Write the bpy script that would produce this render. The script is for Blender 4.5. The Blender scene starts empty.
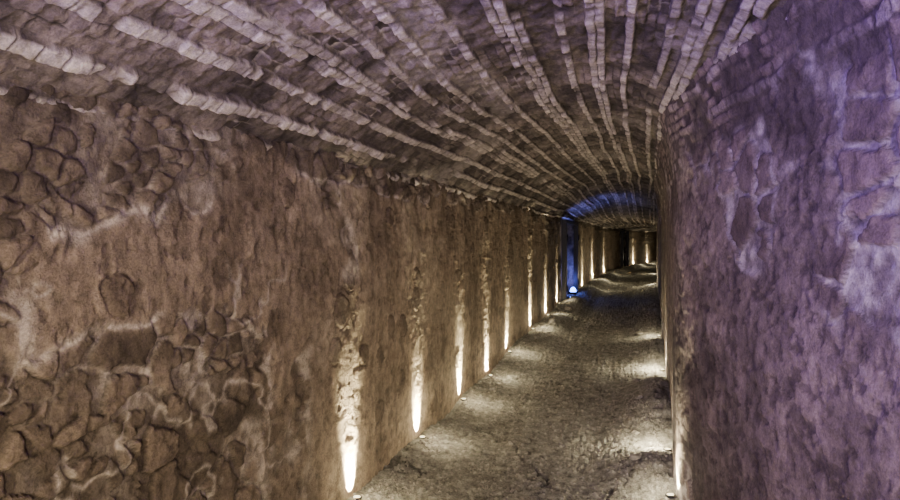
import bpy, bmesh, math, random
import numpy as np
from mathutils import Vector, Matrix
random.seed(4); rng = np.random.default_rng(4)
scene = bpy.context.scene
col = scene.collection

# ------------------------------------------------------------ layout (metres)
L = 1.73            # left wall at x = -L
R = 0.146           # right wall (far part) at x = R, flaring out near the viewer
FLARE = .20
CAMH = 1.6
SPR = 2.06          # springing height of the vault on the left
RISE = 0.51
PEAK = .62          # where across the width the vault is highest
REND = .56          # height of the right edge as a share of the rise
YEND = 50.0
NICHES = [(13.7, 16.2), (31.0, 33.0)]

def bend(y):
    y = np.asarray(y, float)
    return .0062 * np.maximum(y - 23, 0) ** 2

def xr(y):
    y = np.asarray(y, float)
    d = 4.5 - y
    return R + FLARE * 0.5 * (d + np.sqrt(d * d + 0.02)) + bend(y)

def xl(y): return -L + bend(y)

# ------------------------------------------------------------ numpy noise
def h2(ix, iy, seed):
    ix = ix.astype(np.int64); iy = iy.astype(np.int64)
    n = (ix * 374761393 + iy * 668265263 + seed * 974634777) & 0x7fffffff
    n = ((n ^ (n >> 13)) * 1274126177) & 0x7fffffff
    n = ((n ^ (n >> 16)) * 668265263) & 0x7fffffff
    n = n ^ (n >> 15)
    return (n & 0xffffff) / float(0xffffff)

def vn(x, y, seed=0):
    ix = np.floor(x); iy = np.floor(y)
    fx = x - ix; fy = y - iy
    fx = fx * fx * (3 - 2 * fx); fy = fy * fy * (3 - 2 * fy)
    a = h2(ix, iy, seed); b = h2(ix + 1, iy, seed)
    c = h2(ix, iy + 1, seed); d = h2(ix + 1, iy + 1, seed)
    return (a * (1 - fx) + b * fx) * (1 - fy) + (c * (1 - fx) + d * fx) * fy

def fbm(x, y, seed=0, o=4):
    s = 0; a = .5; t = 0
    for k in range(o):
        s = s + a * vn(x * 2 ** k + 17.3 * k, y * 2 ** k - 9.1 * k, seed + k); t += a; a *= .5
    return s / t

def voro(x, y, seed=0):
    ix = np.floor(x); iy = np.floor(y)
    f1 = np.full(x.shape, 9.); f2 = np.full(x.shape, 9.); cid = np.zeros(x.shape)
    for i in (-1, 0, 1):
        for j in (-1, 0, 1):
            cx = ix + i; cy = iy + j
            px = cx + .04 + .92 * h2(cx, cy, seed); py = cy + .04 + .92 * h2(cx, cy, seed + 71)
            d = np.hypot(px - x, py - y)
            near = d < f1
            f2 = np.where(near, f1, np.minimum(f2, d))
            cid = np.where(near, h2(cx, cy, seed + 333), cid)
            f1 = np.where(near, d, f1)
    return f1, f2, cid

def ss(a, b, x):
    t = np.clip((x - a) / (b - a), 0, 1)
    return t * t * (3 - 2 * t)

def mix(a, b, t):
    return a * (1 - t)[..., None] + b * t[..., None]

def C(r, g, b): return np.array([r, g, b])

def ysteps(y0, y1, a=.0055, b=.0006):
    ys = [y0]; y = y0
    while y < y1:
        st = .05 if y < .85 else a + b * y * y
        y = y + min(st, .6)
        ys.append(min(y, y1))
    return np.array(ys)

# ------------------------------------------------------------ mesh helpers
def tag(o, label=None, cat=None, group=None, kind=None):
    if label: o['label'] = label
    if cat: o['category'] = cat
    if group: o['group'] = group
    if kind: o['kind'] = kind
    return o

def grid_mesh(name, P, colr, mat, flip=False, smooth=True):
    n, m = P.shape[:2]
    me = bpy.data.meshes.new(name)
    idx = np.arange(n * m).reshape(n, m)
    q = np.stack([idx[:-1, :-1], idx[1:, :-1], idx[1:, 1:], idx[:-1, 1:]], -1).reshape(-1, 4)
    if flip: q = q[:, ::-1]
    nf = len(q)
    me.vertices.add(n * m); me.vertices.foreach_set('co', P.reshape(-1).astype(np.float32))
    me.loops.add(nf * 4); me.loops.foreach_set('vertex_index', q.reshape(-1).astype(np.int32))
    me.polygons.add(nf); me.polygons.foreach_set('loop_start', (np.arange(nf) * 4).astype(np.int32))
    me.polygons.foreach_set('loop_total', np.full(nf, 4, np.int32))
    me.polygons.foreach_set('use_smooth', np.full(nf, smooth))
    me.update(calc_edges=True); me.validate()
    at = me.color_attributes.new('albedo', 'FLOAT_COLOR', 'POINT')
    rgba = np.ones((n * m, 4), np.float32); rgba[:, :3] = np.clip(colr.reshape(-1, 3), 0.01, .9)
    at.data.foreach_set('color', rgba.reshape(-1))
    me.materials.append(mat)
    o = bpy.data.objects.new(name, me); col.objects.link(o)
    return o

def bm_obj(name, bm, mat, parent=None, smooth=False):
    me = bpy.data.meshes.new(name); bm.to_mesh(me); bm.free()
    for p in me.polygons: p.use_smooth = smooth
    me.materials.append(mat)
    o = bpy.data.objects.new(name, me); col.objects.link(o)
    if parent: o.parent = parent
    return o

def empty(name, loc):
    o = bpy.data.objects.new(name, None); col.objects.link(o); o.location = loc
    o.empty_display_size = .1
    return o

# ------------------------------------------------------------ materials
def masonry(name, bump=.5, scale=60, rough=.9, var=.35):
    m = bpy.data.materials.new(name); m.use_nodes = True
    nt = m.node_tree; N = nt.nodes; K = nt.links
    b = N['Principled BSDF']; b.inputs['Roughness'].default_value = rough
    b.inputs['Specular IOR Level'].default_value = .25
    at = N.new('ShaderNodeAttribute'); at.attribute_name = 'albedo'
    tc = N.new('ShaderNodeNewGeometry')
    n1 = N.new('ShaderNodeTexNoise'); n1.inputs['Scale'].default_value = scale
    n1.inputs['Detail'].default_value = 6; n1.inputs['Roughness'].default_value = .75
    n2 = N.new('ShaderNodeTexNoise'); n2.inputs['Scale'].default_value = scale * .16
    n2.inputs['Detail'].default_value = 6; n2.inputs['Roughness'].default_value = .65
    K.new(tc.outputs['Position'], n1.inputs['Vector']); K.new(tc.outputs['Position'], n2.inputs['Vector'])
    mr = N.new('ShaderNodeMapRange'); mr.inputs['From Min'].default_value = .36; mr.inputs['From Max'].default_value = .64
    mr.inputs['To Min'].default_value = 1 - var; mr.inputs['To Max'].default_value = 1 + var
    ad = N.new('ShaderNodeMath'); ad.operation = 'MULTIPLY_ADD'; ad.inputs[1].default_value = .5
    hf = N.new('ShaderNodeMath'); hf.operation = 'MULTIPLY'; hf.inputs[1].default_value = .5
    K.new(n2.outputs['Fac'], hf.inputs[0])
    K.new(n1.outputs['Fac'], ad.inputs[0]); K.new(hf.outputs[0], ad.inputs[2])
    K.new(ad.outputs[0], mr.inputs['Value'])
    mx = N.new('ShaderNodeMix'); mx.data_type = 'RGBA'; mx.blend_type = 'MULTIPLY'; mx.inputs['Factor'].default_value = 1
    K.new(at.outputs['Color'], mx.inputs['A']); K.new(mr.outputs[0], mx.inputs['B'])
    K.new(mx.outputs['Result'], b.inputs['Base Color'])
    bp = N.new('ShaderNodeBump'); bp.inputs['Strength'].default_value = bump; bp.inputs['Distance'].default_value = .012
    K.new(n1.outputs['Fac'], bp.inputs['Height']); K.new(bp.outputs[0], b.inputs['Normal'])
    return m

def simple(name, rgb, rough=.5, metal=0, scale=40, var=.25, bump=.1):
    m = bpy.data.materials.new(name); m.use_nodes = True
    nt = m.node_tree; N = nt.nodes; K = nt.links
    b = N['Principled BSDF']; b.inputs['Roughness'].default_value = rough; b.inputs['Metallic'].default_value = metal
    n = N.new('ShaderNodeTexNoise'); n.inputs['Scale'].default_value = scale; n.inputs['Detail'].default_value = 5
    g = N.new('ShaderNodeNewGeometry'); K.new(g.outputs['Position'], n.inputs['Vector'])
    r = N.new('ShaderNodeValToRGB')
    r.color_ramp.elements[0].position = .3; r.color_ramp.elements[1].position = .7
    r.color_ramp.elements[0].color = (*[c * (1 - var) for c in rgb], 1)
    r.color_ramp.elements[1].color = (*[c * (1 + var) for c in rgb], 1)
    K.new(n.outputs['Fac'], r.inputs[0]); K.new(r.outputs[0], b.inputs['Base Color'])
    bp = N.new('ShaderNodeBump'); bp.inputs['Strength'].default_value = bump; bp.inputs['Distance'].default_value = .01
    K.new(n.outputs['Fac'], bp.inputs['Height']); K.new(bp.outputs[0], b.inputs['Normal'])
    return m

def emis(name, rgb, s, base=.2):
    m = bpy.data.materials.new(name); m.use_nodes = True
    b = m.node_tree.nodes['Principled BSDF']
    b.inputs['Base Color'].default_value = (*[c * base for c in rgb], 1); b.inputs['Roughness'].default_value = .6
    b.inputs['Emission Color'].default_value = (*rgb, 1); b.inputs['Emission Strength'].default_value = s
    return m

M_wall = masonry('old_plaster_and_rubble', 1, 110, var=.6)
M_right = masonry('rough_render', 1, 100, var=.6)
M_vault = masonry('vault_brick', 1, 120, var=.55)
M_floor = masonry('gravel_dirt', 1, 70, var=.75)
M_stone = simple('loose_stone', (.25, .235, .20), .9, 0, 30, .5, .6)
M_iron = simple('dark_iron', (.03, .03, .035), .5, .8)
M_house = simple('lamp_housing', (.05, .05, .05), .45, .6)
M_bezel = simple('lamp_bezel', (.05, .05, .05), .5, .6)
M_lens = emis('warm_lens', (1, .85, .5), 6)
M_blue = emis('blue_lens', (.08, .20, 1), 22, .05)

# ------------------------------------------------------------ left wall
def left_surface(Y, Z):
    n = fbm(Y * 1.3, Z * 1.3, 11, 4); n2 = fbm(Y * 5, Z * 5, 23, 5); nf = fbm(Y * 22, Z * 22, 31, 3)
    wob = .5 * (n - .5) + .25 * (n2 - .5)
    A = ss(3.2, 2.8, Y + 1.3 * wob) * ss(1.36, 1.26, Z + .10 * (Y - 2) + .8 * wob)
    B = ss(1.70, 1.78, Z + .8 * wob) * ss(2.75, 2.4, Y + wob)
    B2 = ss(1.76, 1.62, Y + .7 * wob)
    E = ss(.64, .69, fbm(Y * .8, Z * 1.1, 57, 4)) * .9 * np.maximum(ss(1.3, 1.5, Z), ss(3.4, 3.2, Y))
    F = ss(1.92, 1.98, Z + .6 * wob)
    m = np.clip(np.maximum.reduce([A, B, B2, E, F]), 0, 1)
    wx = Y + .07 * (n2 - .5) + .09 * (n - .5); wz = Z + .07 * (fbm(Y * 5, Z * 5, 91, 3) - .5)
    f1, f2, cid = voro(wx / .21, wz / .15, 5)
    g1, g2, cid2 = voro(wx / .095, wz / .075, 15)
    small = ss(.50, .52, fbm(Y * 2.6, Z * 2.6, 77, 2))
    e = (f2 - f1) * (1 - small) + (g2 - g1) * small
    ci = cid * (1 - small) + cid2 * small
    rag = e + .32 * (nf - .5) + .16 * (n2 - .5)
    here = ss(.24, .27, ci)                                   # some cells are only mortar
    lim = .07 + .16 * ((ci * 7.31) % 1.0)                      # each stone keeps its own margin of mortar
    st = ss(lim, lim + .05, rag) * here
    dome = ss(lim, lim + .38, rag) * here
    o1, o2, oid = voro(wx / .19, wz / .2, 205)
    q = o1 + .2 * (n2 - .5) + .12 * (nf - .5)
    ov = ss(.40, .36, q) * (oid > .86)
    ovring = np.exp(-((q - .41) / .035) ** 2) * (oid > .86)
    base = .045 * (fbm(Y * .8, Z * .9, 41, 3) - .5)
    pl = .018 * (n2 - .5) + .012 * (nf - .5)
    pit = ss(.60, .66, fbm(Y * 20, Z * 16, 130, 4))
    hp = pl - .006 * pit + .010 * ov - .010 * ovring
    hs = -.018 + (.018 * st + .009 * dome) * (.15 + 1.0 * ci) + .015 * (nf - .5) + .012 * (n2 - .5)
    calm = 1 - .4 * ss(1.7, 1.1, Z) * ss(3.1, 3.5, Y)
    h = base + (hp * (1 - m) + hs * m) * calm
    streak = vn(Y * 14, Z * 1.3, 61) * .5 + vn(Y * 34, Z * 2.2, 62) * .5
    big = fbm(Y * .9, Z * 1.1, 63, 3)
    cp = mix(C(.155, .118, .082), C(.43, .342, .248), np.clip((.6 * n2 + .4 * big - .28) * 2.2, 0, 1))
    cp = cp * (.70 + .52 * streak)[..., None]
    cp = mix(cp, C(.08, .062, .045), pit * .38)
    cp = mix(cp, C(.13, .098, .07) * np.ones(Y.shape + (3,)), ov * .7)
    cp = mix(cp, C(.05, .039, .029) * np.ones(Y.shape + (3,)), ovring * .5)
    ghost = ss(.54, .60, fbm(Y * 1.1, Z * 1.5, 171, 5))
    cp = mix(cp, C(.46, .385, .285) * np.ones(Y.shape + (3,)), ghost * .4)
    cs = mix(C(.065, .051, .038), C(.31, .242, .175), np.clip(ci * .8 + 1.1 * (n2 - .5), 0, 1))
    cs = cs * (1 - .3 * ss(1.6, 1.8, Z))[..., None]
    mort = mix(C(.25, .207, .158), C(.60, .53, .435), np.clip((nf - .3) * 2, 0, 1))
    mort_pale = ss(.33, .47, fbm(Y * 2.2, Z * 2.2, 181, 3)) * (1 - .6 * ss(1.55, 1.75, Z)) * ss(1.5, 2.0, Y + .4 * wob)  # mortar darker high up, towards the near end and in random patches
    mort = mix(C(.14, .112, .083) * np.ones(Y.shape + (3,)), mort, mort_pale)
    crev = np.exp(-((rag - lim + .005) / .03) ** 2) * here * ss(.38, .52, fbm(Y * 7, Z * 7, 183, 2))
    cs = mix(mort, cs, st)
    cs = mix(cs, C(.028, .022, .016) * np.ones(Y.shape + (3,)), crev * .7)
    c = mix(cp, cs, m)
    edge = np.exp(-((m - .5) / .28) ** 2)
    c = mix(c, C(.64, .565, .465) * np.ones(Y.shape + (3,)), np.clip(edge * ss(.48, .56, n2) * .8, 0, 1) * (m > .02))
    vein = np.exp(-((fbm(Y * 1.4, Z * 1.4, 191, 5) - .5) / .006) ** 2) * ss(3.4, 2.8, Y) * ss(1.55, 1.4, Z)
    c = mix(c, C(.62, .55, .46) * np.ones(Y.shape + (3,)), np.clip(vein, 0, 1) * .7)
    return h, c

def left_wall(name, y0, y1):
    ys = ysteps(y0, y1, .0042); zs = np.linspace(-.12, SPR + .1, 400 if y0 < 5 else 90)
    Y, Z = np.meshgrid(ys, zs, indexing='ij')
    h, c = left_surface(Y, Z)
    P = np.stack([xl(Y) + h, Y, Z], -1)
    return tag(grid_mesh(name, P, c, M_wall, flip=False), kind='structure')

cuts = [-1.6] + [v for n in NICHES for v in n] + [YEND]
for nm, i in (('wall_left', 0), ('wall_left_beyond', 2), ('wall_left_far', 4)):
    left_wall(nm, cuts[i], cuts[i + 1])

# ------------------------------------------------------------ right wall
RTOP = SPR + RISE * REND + .16
def right_surface(Y, Z):
    Yt = Y * .75
    n = fbm(Yt * 1.6, Z * 1.6, 311, 4); n2 = fbm(Yt * 6, Z * 6, 323, 5); nf = fbm(Yt * 24, Z * 24, 331, 3)
    wob = .5 * (n - .5) + .25 * (n2 - .5)
    A = ss(2.62, 2.42, Y + 1.2 * wob) * ss(1.25, 1.4, Z + wob)
    B = ss(.63, .69, fbm(Yt * 1.2, Z * 1.0, 357, 4)) * .9
    U = ss(1.9, 2.05, Z + 1.2 * wob) * ss(.42, .55, fbm(Yt * 1.5, Z * 1.5, 358, 3))
    m = np.maximum.reduce([A, B, U])
    wx = Y + .12 * (n2 - .5); wz = Z + .10 * (fbm(Yt * 5, Z * 5, 391, 3) - .5)
    f1, f2, ci = voro(wx / .24, wz / .15, 305)
    rag = f2 - f1 + .32 * (nf - .5) + .15 * (n2 - .5)
    here = ss(.2, .24, ci)
    st = ss(.13, .18, rag) * here
    T = ss(2.0, 2.2, Z + 1.6 * wob) * ss(.60, .46, fbm(Yt * 1.5, Z * 1.8, 362, 4))
    Zb = Z + .06 * (n2 - .5)
    row = np.floor(Zb / .052); bx_ = Y / .11 + .5 * (row % 2) + .4 * h2(row, row * 0, 7) + .5 * (n2 - .5)
    fb = bx_ - np.floor(bx_); fr = Zb / .052 - row
    brick = ss(.03, .09, np.minimum(fb, 1 - fb) + .18 * (nf - .5)) * ss(.06, .2, np.minimum(fr, 1 - fr) + .4 * (nf - .5))
    bid = h2(np.floor(bx_), row, 9)
    brick = brick * (bid > .2) * (1 - .8 * ss(.45, .56, fbm(Yt * 2.2, Z * 2.2, 359, 3)))
    palerow = (row % 3 == 0) * ss(.42, .56, vn(Y * 1.2 + row * 7.7, row * 1.3, 360))
    pit = ss(.56, .62, fbm(Yt * 26, Z * 24, 430, 5))
    lump = fbm(Yt * 3.2, Z * 3.2, 440, 3)
    hp = .012 * (lump - .5) + .016 * (n2 - .5) + .016 * (nf - .5) - .006 * pit
    hs = -.012 + .018 * st + .014 * (nf - .5) + .016 * (n2 - .5)
    ht = -.010 + .010 * brick * (.2 + bid) + .005 * palerow + .016 * (nf - .5) + .026 * (n2 - .5)
    calm = 1 - .6 * ss(4.0, 4.6, Y)
    h = .05 * (fbm(Y * .9, Z * .9, 341, 3) - .5) + ((hp * (1 - m) + hs * m) * (1 - T) + ht * T) * calm
    h = h + .14 * np.clip((Z - 1.85) / (RTOP - 1.85), 0, 1.2) ** 2.2        # curves in to meet the vault
    streak = vn(Y * 8, Z * 1.1, 461) * .5 + vn(Y * 22, Z * 3, 462) * .5
    big = fbm(Yt * 1.3, Z * 1.3, 463, 4)
    cp = mix(C(.10, .08, .069), C(.34, .275, .235), np.clip((.5 * n2 + .5 * big - .32) * 2.4, 0, 1)) * (.65 + .6 * streak)[..., None]
    cp = mix(cp, C(.05, .039, .034), pit * .5)
    cs = mix(C(.09, .069, .059), C(.32, .25, .215), np.clip(ci + .6 * (n2 - .5), 0, 1))
    mort = mix(C(.24, .207, .187), C(.64, .58, .535), np.clip((nf - .3) * 2, 0, 1))
    cs = mix(mort, cs, st)
    cs = mix(cs, C(.035, .028, .024) * np.ones(Y.shape + (3,)), np.exp(-((rag - .125) / .03) ** 2) * here * .6)
    c = mix(cp, cs, m)
    ct = mix(C(.09, .073, .064), mix(C(.11, .086, .075), C(.31, .243, .21), bid), brick)
    ct = mix(ct, C(.50, .435, .395) * np.ones(Y.shape + (3,)), palerow * brick * .6)
    c = mix(c, ct, T)
    edge = np.exp(-((m - .5) / .25) ** 2) * (1 - T)
    c = mix(c, C(.58, .525, .49) * np.ones(Y.shape + (3,)), edge * ss(.46, .58, n2) * .7 * (m > .02))
    return h, c
ys = ysteps(-1.6, YEND); zs = np.linspace(-.12, RTOP, 370)
Y, Z = np.meshgrid(ys, zs, indexing='ij')
h, c = right_surface(Y, Z)
P = np.stack([xr(Y) - h, Y, Z], -1)
tag(grid_mesh('wall_right', P, c, M_right, flip=True), kind='structure')

# ------------------------------------------------------------ vault
ys = ysteps(-1.6, YEND, .0046); ts = np.linspace(-.015, 1.02, 480)
Y, T = np.meshgrid(ys, ts, indexing='ij')
W = xr(Y) - xl(Y)
X0 = xl(Y) + T * W
low = ss(12.8, 19.0, Y)                       # the vault comes down beyond the side opening
g = np.where(T < PEAK, 1 - (np.abs(T - PEAK) / PEAK) ** 2.1, 1 - (1 - REND) * (np.abs(T - PEAK) / (1 - PEAK)) ** 2.6)
g = g * (1 - low) + low * .20 * (1 - np.abs(2 * T - 1) ** 2.2)
Z0 = SPR + RISE * g + .09 * (fbm(Y * .45, T * 2, 501, 2) - .5) * ss(.0, .2, T) * ss(1, .8, T)
dz = np.gradient(Z0, ts, axis=1)
nx = dz; nz = -W
ln = np.hypot(nx, nz); nx = nx / ln; nz = nz / ln
S = T * (.5 * 2.28 + .5 * 2.28 * W / 1.876)
n = fbm(Y * 1.2, S * 1.2, 511, 4); n2 = fbm(Y * 6, S * 6, 523, 5); nf = fbm(Y * 24, S * 24, 531, 3)
sp = S + .09 * (fbm(Y * .5, S * 1.4, 541, 3) - .5) + .014 * (n2 - .5)
pitch_ = .051
row = np.floor(sp / pitch_); fr = sp / pitch_ - row
blen = .092
by = Y / blen + .5 * (row % 2) + .6 * h2(row, row * 0 + 5, 571) + .25 * (n2 - .5)
kb = np.floor(by); fb = by - kb
bid = h2(kb, row, 581); bid2 = h2(kb, row, 583)
de = np.minimum(np.minimum(fr, 1 - fr) * pitch_, np.minimum(fb, 1 - fb) * blen) + .009 * (nf - .5) + .005 * (n2 - .5)
face = ss(.002, .0055, de)
# pale proud rows run the length of the vault at irregular spacing, the rest is eroded dark masonry
trip = np.floor(row / 3)
pick = np.floor(h2(trip, trip * 0, 591) * 2.5)
isrow = ((row - trip * 3) == pick) | (((row - trip * 3) == pick + 1) & (h2(trip, trip * 0, 592) > .5) & (vn(Y * .8, trip * 5.3, 593) > .45))
pres = ss(.20, .33, .68 * vn(Y * .7 + row * 13.7, row * 3.1, 561) + .32 * n2)
erode = ss(.34, .50, fbm(Y * 2.4, S * 3, 595, 4))
chip = ss(.58, .68, fbm(Y * 9, S * 9, 597, 3))
pale = isrow * pres * (bid2 > .05) * (1 - .75 * chip)
hb = .016 * face * (.4 + .8 * bid) + .011 * (nf - .5) + .008 * (n2 - .5)
hr = -.014 + .012 * face * (1 - .85 * erode) * (1.2 * bid) + .028 * (nf - .5) + .028 * (n2 - .5)
h = .05 * (n - .5) + hb * pale + hr * (1 - pale)
h = h + .014 * ss(.24, .10, S) * pale
tone = fbm(Y * .7 + row * 3.3, S * 2, 577, 3)
cb = mix(C(.34, .30, .262), C(.80, .72, .64), np.clip(bid * .6 + .9 * (n2 - .4) + .9 * (tone - .42), 0, 1))
cb = mix(C(.12, .10, .087) * np.ones(Y.shape + (3,)), cb, face)
cr = mix(C(.065, .054, .047), C(.34, .285, .24), np.clip(bid * .6 * (1 - .6 * erode) + 1.5 * (n2 - .43), 0, 1))
jt = mix(C(.065, .055, .048), C(.41, .365, .32), ss(.44, .60, fbm(Y * 2, S * 2, 596, 3)))
cr = mix(jt, cr, np.clip(face + .85 * erode, 0, 1))
c = mix(cr, cb, pale * .97)
lime = ss(.55, .68, fbm(Y * 1.6, S * 2.2, 590, 5))
c = mix(c, C(.52, .465, .41) * np.ones(Y.shape + (3,)), lime * .38)
edge_shade = ss(.76, .95, T + .2 * (n - .5))  # shade along the vault's right edge, put into the colour
c = c * (1 - .3 * edge_shade)[..., None]
P = np.stack([X0 + nx * h, Y, Z0 + nz * h], -1)
tag(grid_mesh('ceiling', P, c, M_vault, flip=False), kind='structure')

# ------------------------------------------------------------ floor
def floor_h(X, Y):
    X = np.asarray(X, float); Y = np.asarray(Y, float)
    n = fbm(X * 1.3, Y * 1.1, 611, 4); n2 = fbm(X * 5, Y * 5, 623, 4); nf = fbm(X * 22, Y * 22, 631, 3)
    dl = X - xl(Y); dr = xr(Y) - X
    ml = vn(Y * 1.7, Y * 0, 641)
    h = .035 * (n - .5) + .012 * (n2 - .5) + .014 * (nf - .5)
    h = h + .30 * ss(3.5, 14.5, Y)                                        # the path climbs gently
    h = h + np.exp(-(dl / .2) ** 2) * (.01 + .09 * ml)
    far = ss(8, 11, Y)
    h = h + far * np.exp(-((dl - .30) / .22) ** 2) * .20 * vn(Y * .8, Y * 0 + 4, 645)
    for yc, wy, a in ((4.9, .36, .11), (6.3, .6, .14), (7.2, .5, .12), (9.2, .7, .14), (11.2, .9, .14), (14, 1.2, .12), (20, 3, .08)):
        h = h + a * np.exp(-((Y - yc) / wy) ** 2) * np.exp(-((dr - .08) / .26) ** 2) * (.65 + .4 * n + .8 * (n2 - .3))
    for xc in (-1.12, -.42):                                              # two faint worn tracks
        h = h - .015 * np.exp(-((X - bend(Y) - xc - .06 * np.sin(Y * .7)) / .11) ** 2)
    return h
ys = ysteps(2.0, YEND, .008, .0006)
ys = np.concatenate([np.arange(-1.6, 2.0, .06), ys])
us = np.linspace(0, 1, 280)
Y, U = np.meshgrid(ys, us, indexing='ij')
X = xl(Y) - .12 + U * (xr(Y) - xl(Y) + .24)
Zf = floor_h(X, Y)
n2 = fbm(X * 6, Y * 6, 663, 4); nf = fbm(X * 30, Y * 30, 665, 3)
f1, f2, ci = voro(X / .035, Y / .035, 671)
peb = ss(.48, .25, f1) * (ci > .45)
cr1, cr2, _ = voro((X + .35 * n2) / .8, (Y + .35 * n2) / 1.1, 681)
crack = ss(.035, .008, cr2 - cr1) * ss(.40, .48, fbm(X * 1.2, Y * 1.2, 691, 2))
Zf = Zf + .010 * peb * (.4 + ci) - .015 * crack
big = fbm(X * 1.5, Y * .8, 667, 3)
c = mix(C(.17, .164, .138), C(.43, .42, .36), np.clip(.5 * n2 + .4 * (big - .3) + .9 * (nf - .2), 0, 1))
c = mix(c, mix(C(.12, .116, .10), C(.60, .585, .515), h2(np.floor(ci * 997), np.floor(ci * 313), 5)), peb * .75)
c = mix(c, C(.05, .048, .041) * np.ones(Y.shape + (3,)), crack * .65)
P = np.stack([X, Y, Zf], -1)
tag(grid_mesh('floor', P, c, M_floor, flip=True), kind='structure')

# ------------------------------------------------------------ gravel and loose rocks
def rock_bm(bm, loc, r, seed):
    rr = random.Random(seed)
    ret = bmesh.ops.create_icosphere(bm, subdivisions=3, radius=r)
    sc = Vector((rr.uniform(.8, 1.3), rr.uniform(.7, 1.2), rr.uniform(.5, .8)))
    ph = [rr.uniform(0, 6) for _ in range(6)]
    rot = Matrix.Rotation(rr.uniform(0, 6), 3, 'Z')
    for v in ret['verts']:
        d = v.co.normalized()
        k = 1 + .16 * math.sin(3 * d.x + ph[0]) + .14 * math.sin(4 * d.y + ph[1]) + .12 * math.sin(5 * d.z + ph[2]) + .06 * math.sin(9 * d.x + 7 * d.y + ph[3])
        v.co = rot @ Vector((d.x * sc.x, d.y * sc.y, d.z * sc.z)) * r * k + Vector(loc)

spots = [(-.10, 4.95, .035), (-.12, 5.75, .035), (-.14, 7.6, .04), (-.10, 6.55, .04), (-.16, 10.4, .045), (-.18, 9.0, .04),
         (-1.55, 4.55, .03), (-1.58, 5.7, .03), (-1.55, 6.9, .035), (-1.52, 8.1, .04), (-1.5, 9.5, .05), (-1.45, 10.6, .06), (-1.5, 11.2, .055), (-1.45, 12.7, .07)]
oct_v = np.array([[1, 0, 0], [-1, 0, 0], [0, 1, 0], [0, -1, 0], [0, 0, 1], [0, 0, -1]], float)
oct_f = np.array([[0, 2, 4], [2, 1, 4], [1, 3, 4], [3, 0, 4], [2, 0, 5], [1, 2, 5], [3, 1, 5], [0, 3, 5]])
NG = 14000
gy = 3.2 + 10 * rng.random(NG) ** 1.4
side = rng.random(NG)
wl = xr(gy) + L
gx = np.where(side < .25, -L + .05 + np.abs(rng.normal(0, .16, NG)), np.where(side < .5, xr(gy) - .05 - np.abs(rng.normal(0, .2, NG)), -L + .08 + (wl - .16) * rng.random(NG)))
gx = np.clip(gx, -L + .05, xr(gy) - .05)
gr = .004 + .014 * rng.random(NG) ** 4
keep = np.ones(NG, bool)
for (x, y, r) in spots: keep &= np.hypot(gx - x, gy - y) > r * 1.6 + gr          # grit stops around the bigger rocks
gx, gy, gr = gx[keep], gy[keep], gr[keep]; NG = len(gx)
gz = floor_h(gx, gy)
ang = rng.random(NG) * 6.28
V = oct_v[None] * (gr[:, None, None] * rng.uniform(.6, 1.3, (NG, 6, 1)))
ca, sa = np.cos(ang)[:, None], np.sin(ang)[:, None]
V = np.stack([V[..., 0] * ca - V[..., 1] * sa, V[..., 0] * sa + V[..., 1] * ca, V[..., 2] * .7], -1)
V += np.stack([gx, gy, gz + gr * .3], -1)[:, None]
Fc = (oct_f[None] + (np.arange(NG) * 6)[:, None, None]).reshape(-1, 3)
me = bpy.data.meshes.new('gravel'); me.from_pydata(V.reshape(-1, 3).tolist(), [], Fc.tolist()); me.update()
me.materials.append(M_stone)
go = bpy.data.objects.new('gravel', me); col.objects.link(go)
tag(go, 'grey brown gravel and grit scattered over the tunnel floor', 'gravel', kind='stuff')

for i, (x, y, r) in enumerate(spots):
    bm = bmesh.new(); rock_bm(bm, (0, 0, 0), r, 900 + i)
    o = bm_obj('loose_rock', bm, M_stone, None, True)
    o.location = (x, y, float(floor_h(x, y)) + r * .2)
    s = 'right' if x > -.8 else 'left'
    tag(o, 'rough grey brown rock lying loose at the foot of the %s tunnel wall' % s, 'rock', 'loose rocks along the %s wall' % s)

# ------------------------------------------------------------ niches (side openings in the left wall)
def slab(name, P00, P10, P11, P01, mat, seed, nu=40, nv=50):
    u = np.linspace(0, 1, nu); v = np.linspace(0, 1, nv)
    Uu, Vv = np.meshgrid(u, v, indexing='ij')
    p = [np.array(q, float) for q in (P00, P10, P11, P01)]
    P = ((1 - Uu) * (1 - Vv))[..., None] * p[0] + (Uu * (1 - Vv))[..., None] * p[1] + (Uu * Vv)[..., None] * p[2] + ((1 - Uu) * Vv)[..., None] * p[3]
    nrm = np.cross(p[1] - p[0], p[3] - p[0]); nrm /= np.linalg.norm(nrm)
    hh = .07 * (fbm(Uu * 5, Vv * 8, seed, 4) - .5)
    P = P + hh[..., None] * nrm
    c = mix(C(.06, .052, .045), C(.34, .30, .27), ss(.35, .65, fbm(Uu * 7, Vv * 11, seed + 9, 4)))
    return tag(grid_mesh(name, P, c, mat), kind='structure')
for i, (a0, b0) in enumerate(NICHES):
    xa = float(xl(a0)) + .03; xb = float(xl(b0)) + .03; zt = SPR + .1; D = 1.0
    sfx = 'niche' if i == 0 else 'recess'
    slab('wall_%s_near' % sfx, (xa, a0, -.1), (xa - D, a0, -.1), (xa - D, a0, zt), (xa, a0, zt), M_wall, 700 + i)
    slab('wall_%s_far' % sfx, (xb - D, b0, -.1), (xb, b0, -.1), (xb, b0, zt), (xb - D, b0, zt), M_wall, 720 + i)
    slab('wall_%s_back' % sfx, (xa - D, a0, -.1), (xb - D, b0, -.1), (xb - D, b0, zt), (xa - D, a0, zt), M_wall, 740 + i)
    slab('ceiling_%s' % sfx, (xa - D, a0, zt - .06), (xb - D, b0, zt - .06), (xb - .02, b0, zt - .06), (xa - .02, a0, zt - .06), M_wall, 760 + i)
    slab('floor_%s' % sfx, (xa - D, a0, .28), (xa, a0, .28), (xb, b0, .28), (xb - D, b0, .28), M_floor, 780 + i)

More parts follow.
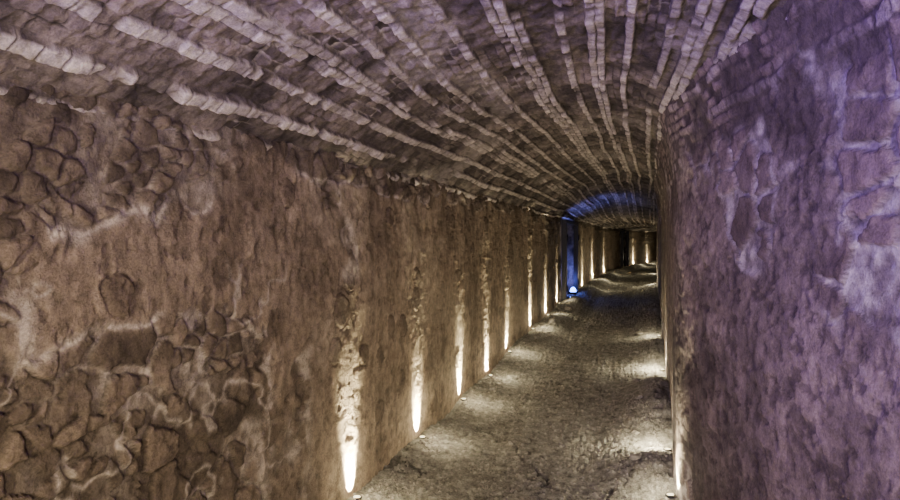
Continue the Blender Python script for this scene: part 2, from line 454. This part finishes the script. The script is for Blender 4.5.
# ------------------------------------------------------------ end wall
def bx(bm, x0, x1, y0, y1, z0, z1, bev=0):
    r = bmesh.ops.create_cube(bm, size=1)
    for v in r['verts']:
        v.co = Vector(((x0 + x1) / 2 + v.co.x * (x1 - x0), (y0 + y1) / 2 + v.co.y * (y1 - y0), (z0 + z1) / 2 + v.co.z * (z1 - z0)))
    if bev: bmesh.ops.bevel(bm, geom=list({e for v in r['verts'] for e in v.link_edges}), offset=bev, segments=2, affect='EDGES')
bm = bmesh.new()
bx(bm, float(xl(YEND)) - .2, float(xr(YEND)) + .2, YEND - .02, YEND + .4, -.1, 2.9)
tag(bm_obj('wall_end', bm, simple('end_plaster', (.14, .11, .09), .9)), kind='structure')

# ------------------------------------------------------------ iron gate frames at the side openings
def gate_frame(y0, y1, label):
    yc = (y0 + y1) / 2
    x = float(xl(yc)) + .08
    root = empty('gate_frame', (x, yc, 0))
    hw = (y1 - y0) / 2
    for s in (-1, 1):
        xo = float(xl(yc + s * hw)) - float(xl(yc))
        z0 = float(floor_h(x + xo, yc + s * hw)) - .02
        bm = bmesh.new(); bx(bm, xo - .05, xo + .05, s * hw - .06, s * hw + .06, z0, 2.0, .008)
        p = bm_obj('post', bm, M_iron, root)
        for zz in (.65, 1.65):
            bm = bmesh.new(); bmesh.ops.create_cone(bm, segments=14, radius1=.018, radius2=.018, depth=.12, cap_ends=True)
            for v in bm.verts: v.co += Vector((xo + .055, s * hw, zz))
            bm_obj('hinge', bm, M_iron, p, True)
    bm = bmesh.new(); bx(bm, -.04, .04, -hw, hw, 1.93, 2.0, .008)
    bm_obj('top_rail', bm, M_iron, root)
    tag(root, label, 'gate frame')
    return root
gate_frame(13.8, 16.0, 'dark iron frame standing in the blue-lit side opening of the left wall')
gate_frame(31.2, 32.8, 'small dark iron frame far down the left wall near the tunnel end')

# ------------------------------------------------------------ floor uplights
def lathe(prof, seg=28, s=.72):
    bm = bmesh.new(); rings = []
    for r, z in prof:
        rings.append([bm.verts.new((s * r * math.cos(2 * math.pi * k / seg), s * r * math.sin(2 * math.pi * k / seg), z)) for k in range(seg)])
    for A_, B_ in zip(rings, rings[1:]):
        for k in range(seg): bm.faces.new((A_[k], A_[(k + 1) % seg], B_[(k + 1) % seg], B_[k]))
    return bm
def left_x(y):
    z = float(floor_h(-L + .05, y)); yy, zz = np.meshgrid(np.linspace(-.05, .05, 7), np.linspace(z - .02, z + .3, 14))
    return float(xl(y)) + float(left_surface(yy + y, zz)[0].max()) + .04
def right_x(y):
    z = float(floor_h(float(xr(y)) - .05, y)); yy, zz = np.meshgrid(np.linspace(-.05, .05, 7), np.linspace(z - .02, z + .3, 14))
    return float(xr(y)) - float(right_surface(yy + y, zz)[0].max()) - .035
def uplight(x, y, tilt, label, group, power=900, fill=6, blue=False, cone=66, lift=0.0, goff=.22, aim=None, size=.72, gz=None):
    z = float(floor_h(x, y)) - .054 + lift
    root = empty('ground_uplight', (x, y, z)); tag(root, label, 'uplight', group)
    bm_obj('housing', lathe([(0.001, 0), (.034, 0), (.036, .01), (.036, .06), (.030, .062), (.028, .05)], s=size), M_house, root, True)
    bm_obj('bezel', lathe([(.030, .056), (.041, .056), (.042, .062), (.040, .068), (.031, .068), (.030, .056)], s=size), M_bezel, root, True)
    k = 1 if size > 1 else 0
    bm_obj('lens', lathe([(.031, .062), (.030, .066 + .03 * k), (.024, .068 + .07 * k), (.012, .070 + .095 * k), (.001, .071 + .10 * k)], s=size), M_blue if blue else M_lens, root, True)
    cc = (.16, .20, 1) if blue else (1, .87, .55)
    ld = bpy.data.lights.new('uplight_beam', 'SPOT'); ld.energy = power; ld.color = cc
    ld.spot_size = math.radians(cone); ld.spot_blend = 1; ld.shadow_soft_size = .02
    lo = bpy.data.objects.new('uplight_beam', ld); col.objects.link(lo); lo.parent = root
    lo.location = (0, 0, .09 + .11 * k); lo.rotation_euler = (math.pi, math.radians(tilt), 0)
    if aim: lo.rotation_euler = (Vector(aim) - Vector((x, y, z))).to_track_quat('-Z', 'Y').to_euler()
    pd = bpy.data.lights.new('uplight_fill', 'POINT'); pd.energy = fill; pd.color = cc if blue else (1, .87, .60); pd.shadow_soft_size = .05  # added point light hovering beside the fixture, brightens floor and wall
    po = bpy.data.objects.new('uplight_fill', pd); col.objects.link(po); po.parent = root
    po.location = (goff if x - float(bend(y)) < -.8 else -goff, 0, gz or (.26 if goff > .2 else .15))
    return root
ordn = ['nearest', 'second', 'third', 'fourth', 'fifth', 'sixth', 'seventh', 'eighth']
for i, y in enumerate([3.85, 5.1, 6.3, 7.45, 8.6, 10.2, 11.8, 13.35]):
    uplight(left_x(y), y, -31, 'warm white floor uplight at foot of left wall, %s counting from the viewer' % ordn[i], 'left wall uplights', power=[2600, 1700, 2200, 1600, 1200, 3000, 2600, 1600][i], fill=5 if i < 7 else 1.5, goff=.17, gz=.24)
for i, y in enumerate([18.2, 21.5, 26, 34.8, 38.5]):  # the last one is added to light the dark far end
    uplight(left_x(y), y, -31, 'small distant warm uplight on left wall, %s beyond the blue-lit opening' % ['first', 'second', 'third', 'fourth', 'last, added for light,'][i], 'distant left wall uplights', power=[2200, 3400, 2200, 3400, 3400][i], fill=[9, 13, 9, 14, 10][i], goff=.3, gz=.4)
for i, (y, lab) in enumerate([(4.45, 'warm uplight in the near corner where the right wall bends'),
        (5.4, 'warm uplight behind the nearest rubble mound along the right wall'),
        (8.2, 'warm uplight casting a streak over floor halfway along the right wall'),
        (10.2, 'dim warm uplight third of those behind rubble on the right wall')]):
    uplight(right_x(y), y, 24, lab, 'right wall uplights', power=[300, 200, 200, 200][i], fill=[4, 17, 17, 6][i], goff=.10, gz=.19)
for i, (y, lab) in enumerate([(20, 'tiny warm uplight on the right wall just past the blue-lit opening'),
        (28, 'tiny distant warm uplight on the right wall, second before the tunnel end')]):
    uplight(right_x(y), y, 12, lab, 'distant right wall uplights', power=300, fill=11, cone=40, goff=.12, gz=.25)
uplight(-L + .17, 14.1, 0, 'blue floor uplight at the near post of the side opening', 'blue uplights', power=170, fill=.5, blue=True, cone=74, lift=.02, aim=(-1.5, 14.7, 2.3), goff=.1)
uplight(-L + .07, 15.5, -4, 'blue floor uplight inside the side opening by its far jamb', 'blue uplights', power=40, fill=6, blue=True, cone=70, lift=.05, goff=-.12, aim=(-L - .25, 16.2, .7), size=2.2, gz=.28)

# ------------------------------------------------------------ lamps and added fill light behind the viewer
def area(name, loc, target, size, energy, color, spread=180):
    ld = bpy.data.lights.new(name, 'AREA'); ld.energy = energy; ld.color = color; ld.size = size
    ld.spread = math.radians(spread)
    o = bpy.data.objects.new(name, ld); col.objects.link(o); o.location = loc
    o.rotation_euler = (Vector(target) - Vector(loc)).to_track_quat('-Z', 'Y').to_euler()
    return o
area('warm_fill_light', (.5, -1.0, 1.0), (-.7, 4, 2.4), .2, 100, (1, .82, .60))
area('warm_fill_light', (-.75, -1.3, 1.5), (-.9, 4, 1.7), .12, 30, (1, .82, .60), 90)  # second share of the fill, added to rake the left wall's relief
area('violet_light', (-1.3, -.3, 1.85), (.6, 2.2, 2.5), .35, 54, (.26, .12, 1), 95)
area('violet_light', (.45, -.8, 1.5), (-.7, 1.3, 2.9), .3, 16, (.27, .16, 1), 80)
w = bpy.data.worlds.new('World'); scene.world = w; w.use_nodes = True
w.node_tree.nodes['Background'].inputs[0].default_value = (.05, .045, .06, 1)
w.node_tree.nodes['Background'].inputs[1].default_value = .3

# ------------------------------------------------------------ camera
cd = bpy.data.cameras.new('Camera'); cam = bpy.data.objects.new('Camera', cd); col.objects.link(cam)
cd.sensor_width = 36; cd.lens = 28; cd.clip_start = .02
cam.location = (0, 0, CAMH)
yaw = math.atan(202 / 700); pitch = -math.atan(10 / 700)
cam.rotation_euler = (math.pi / 2 + pitch, 0, yaw)
scene.camera = cam
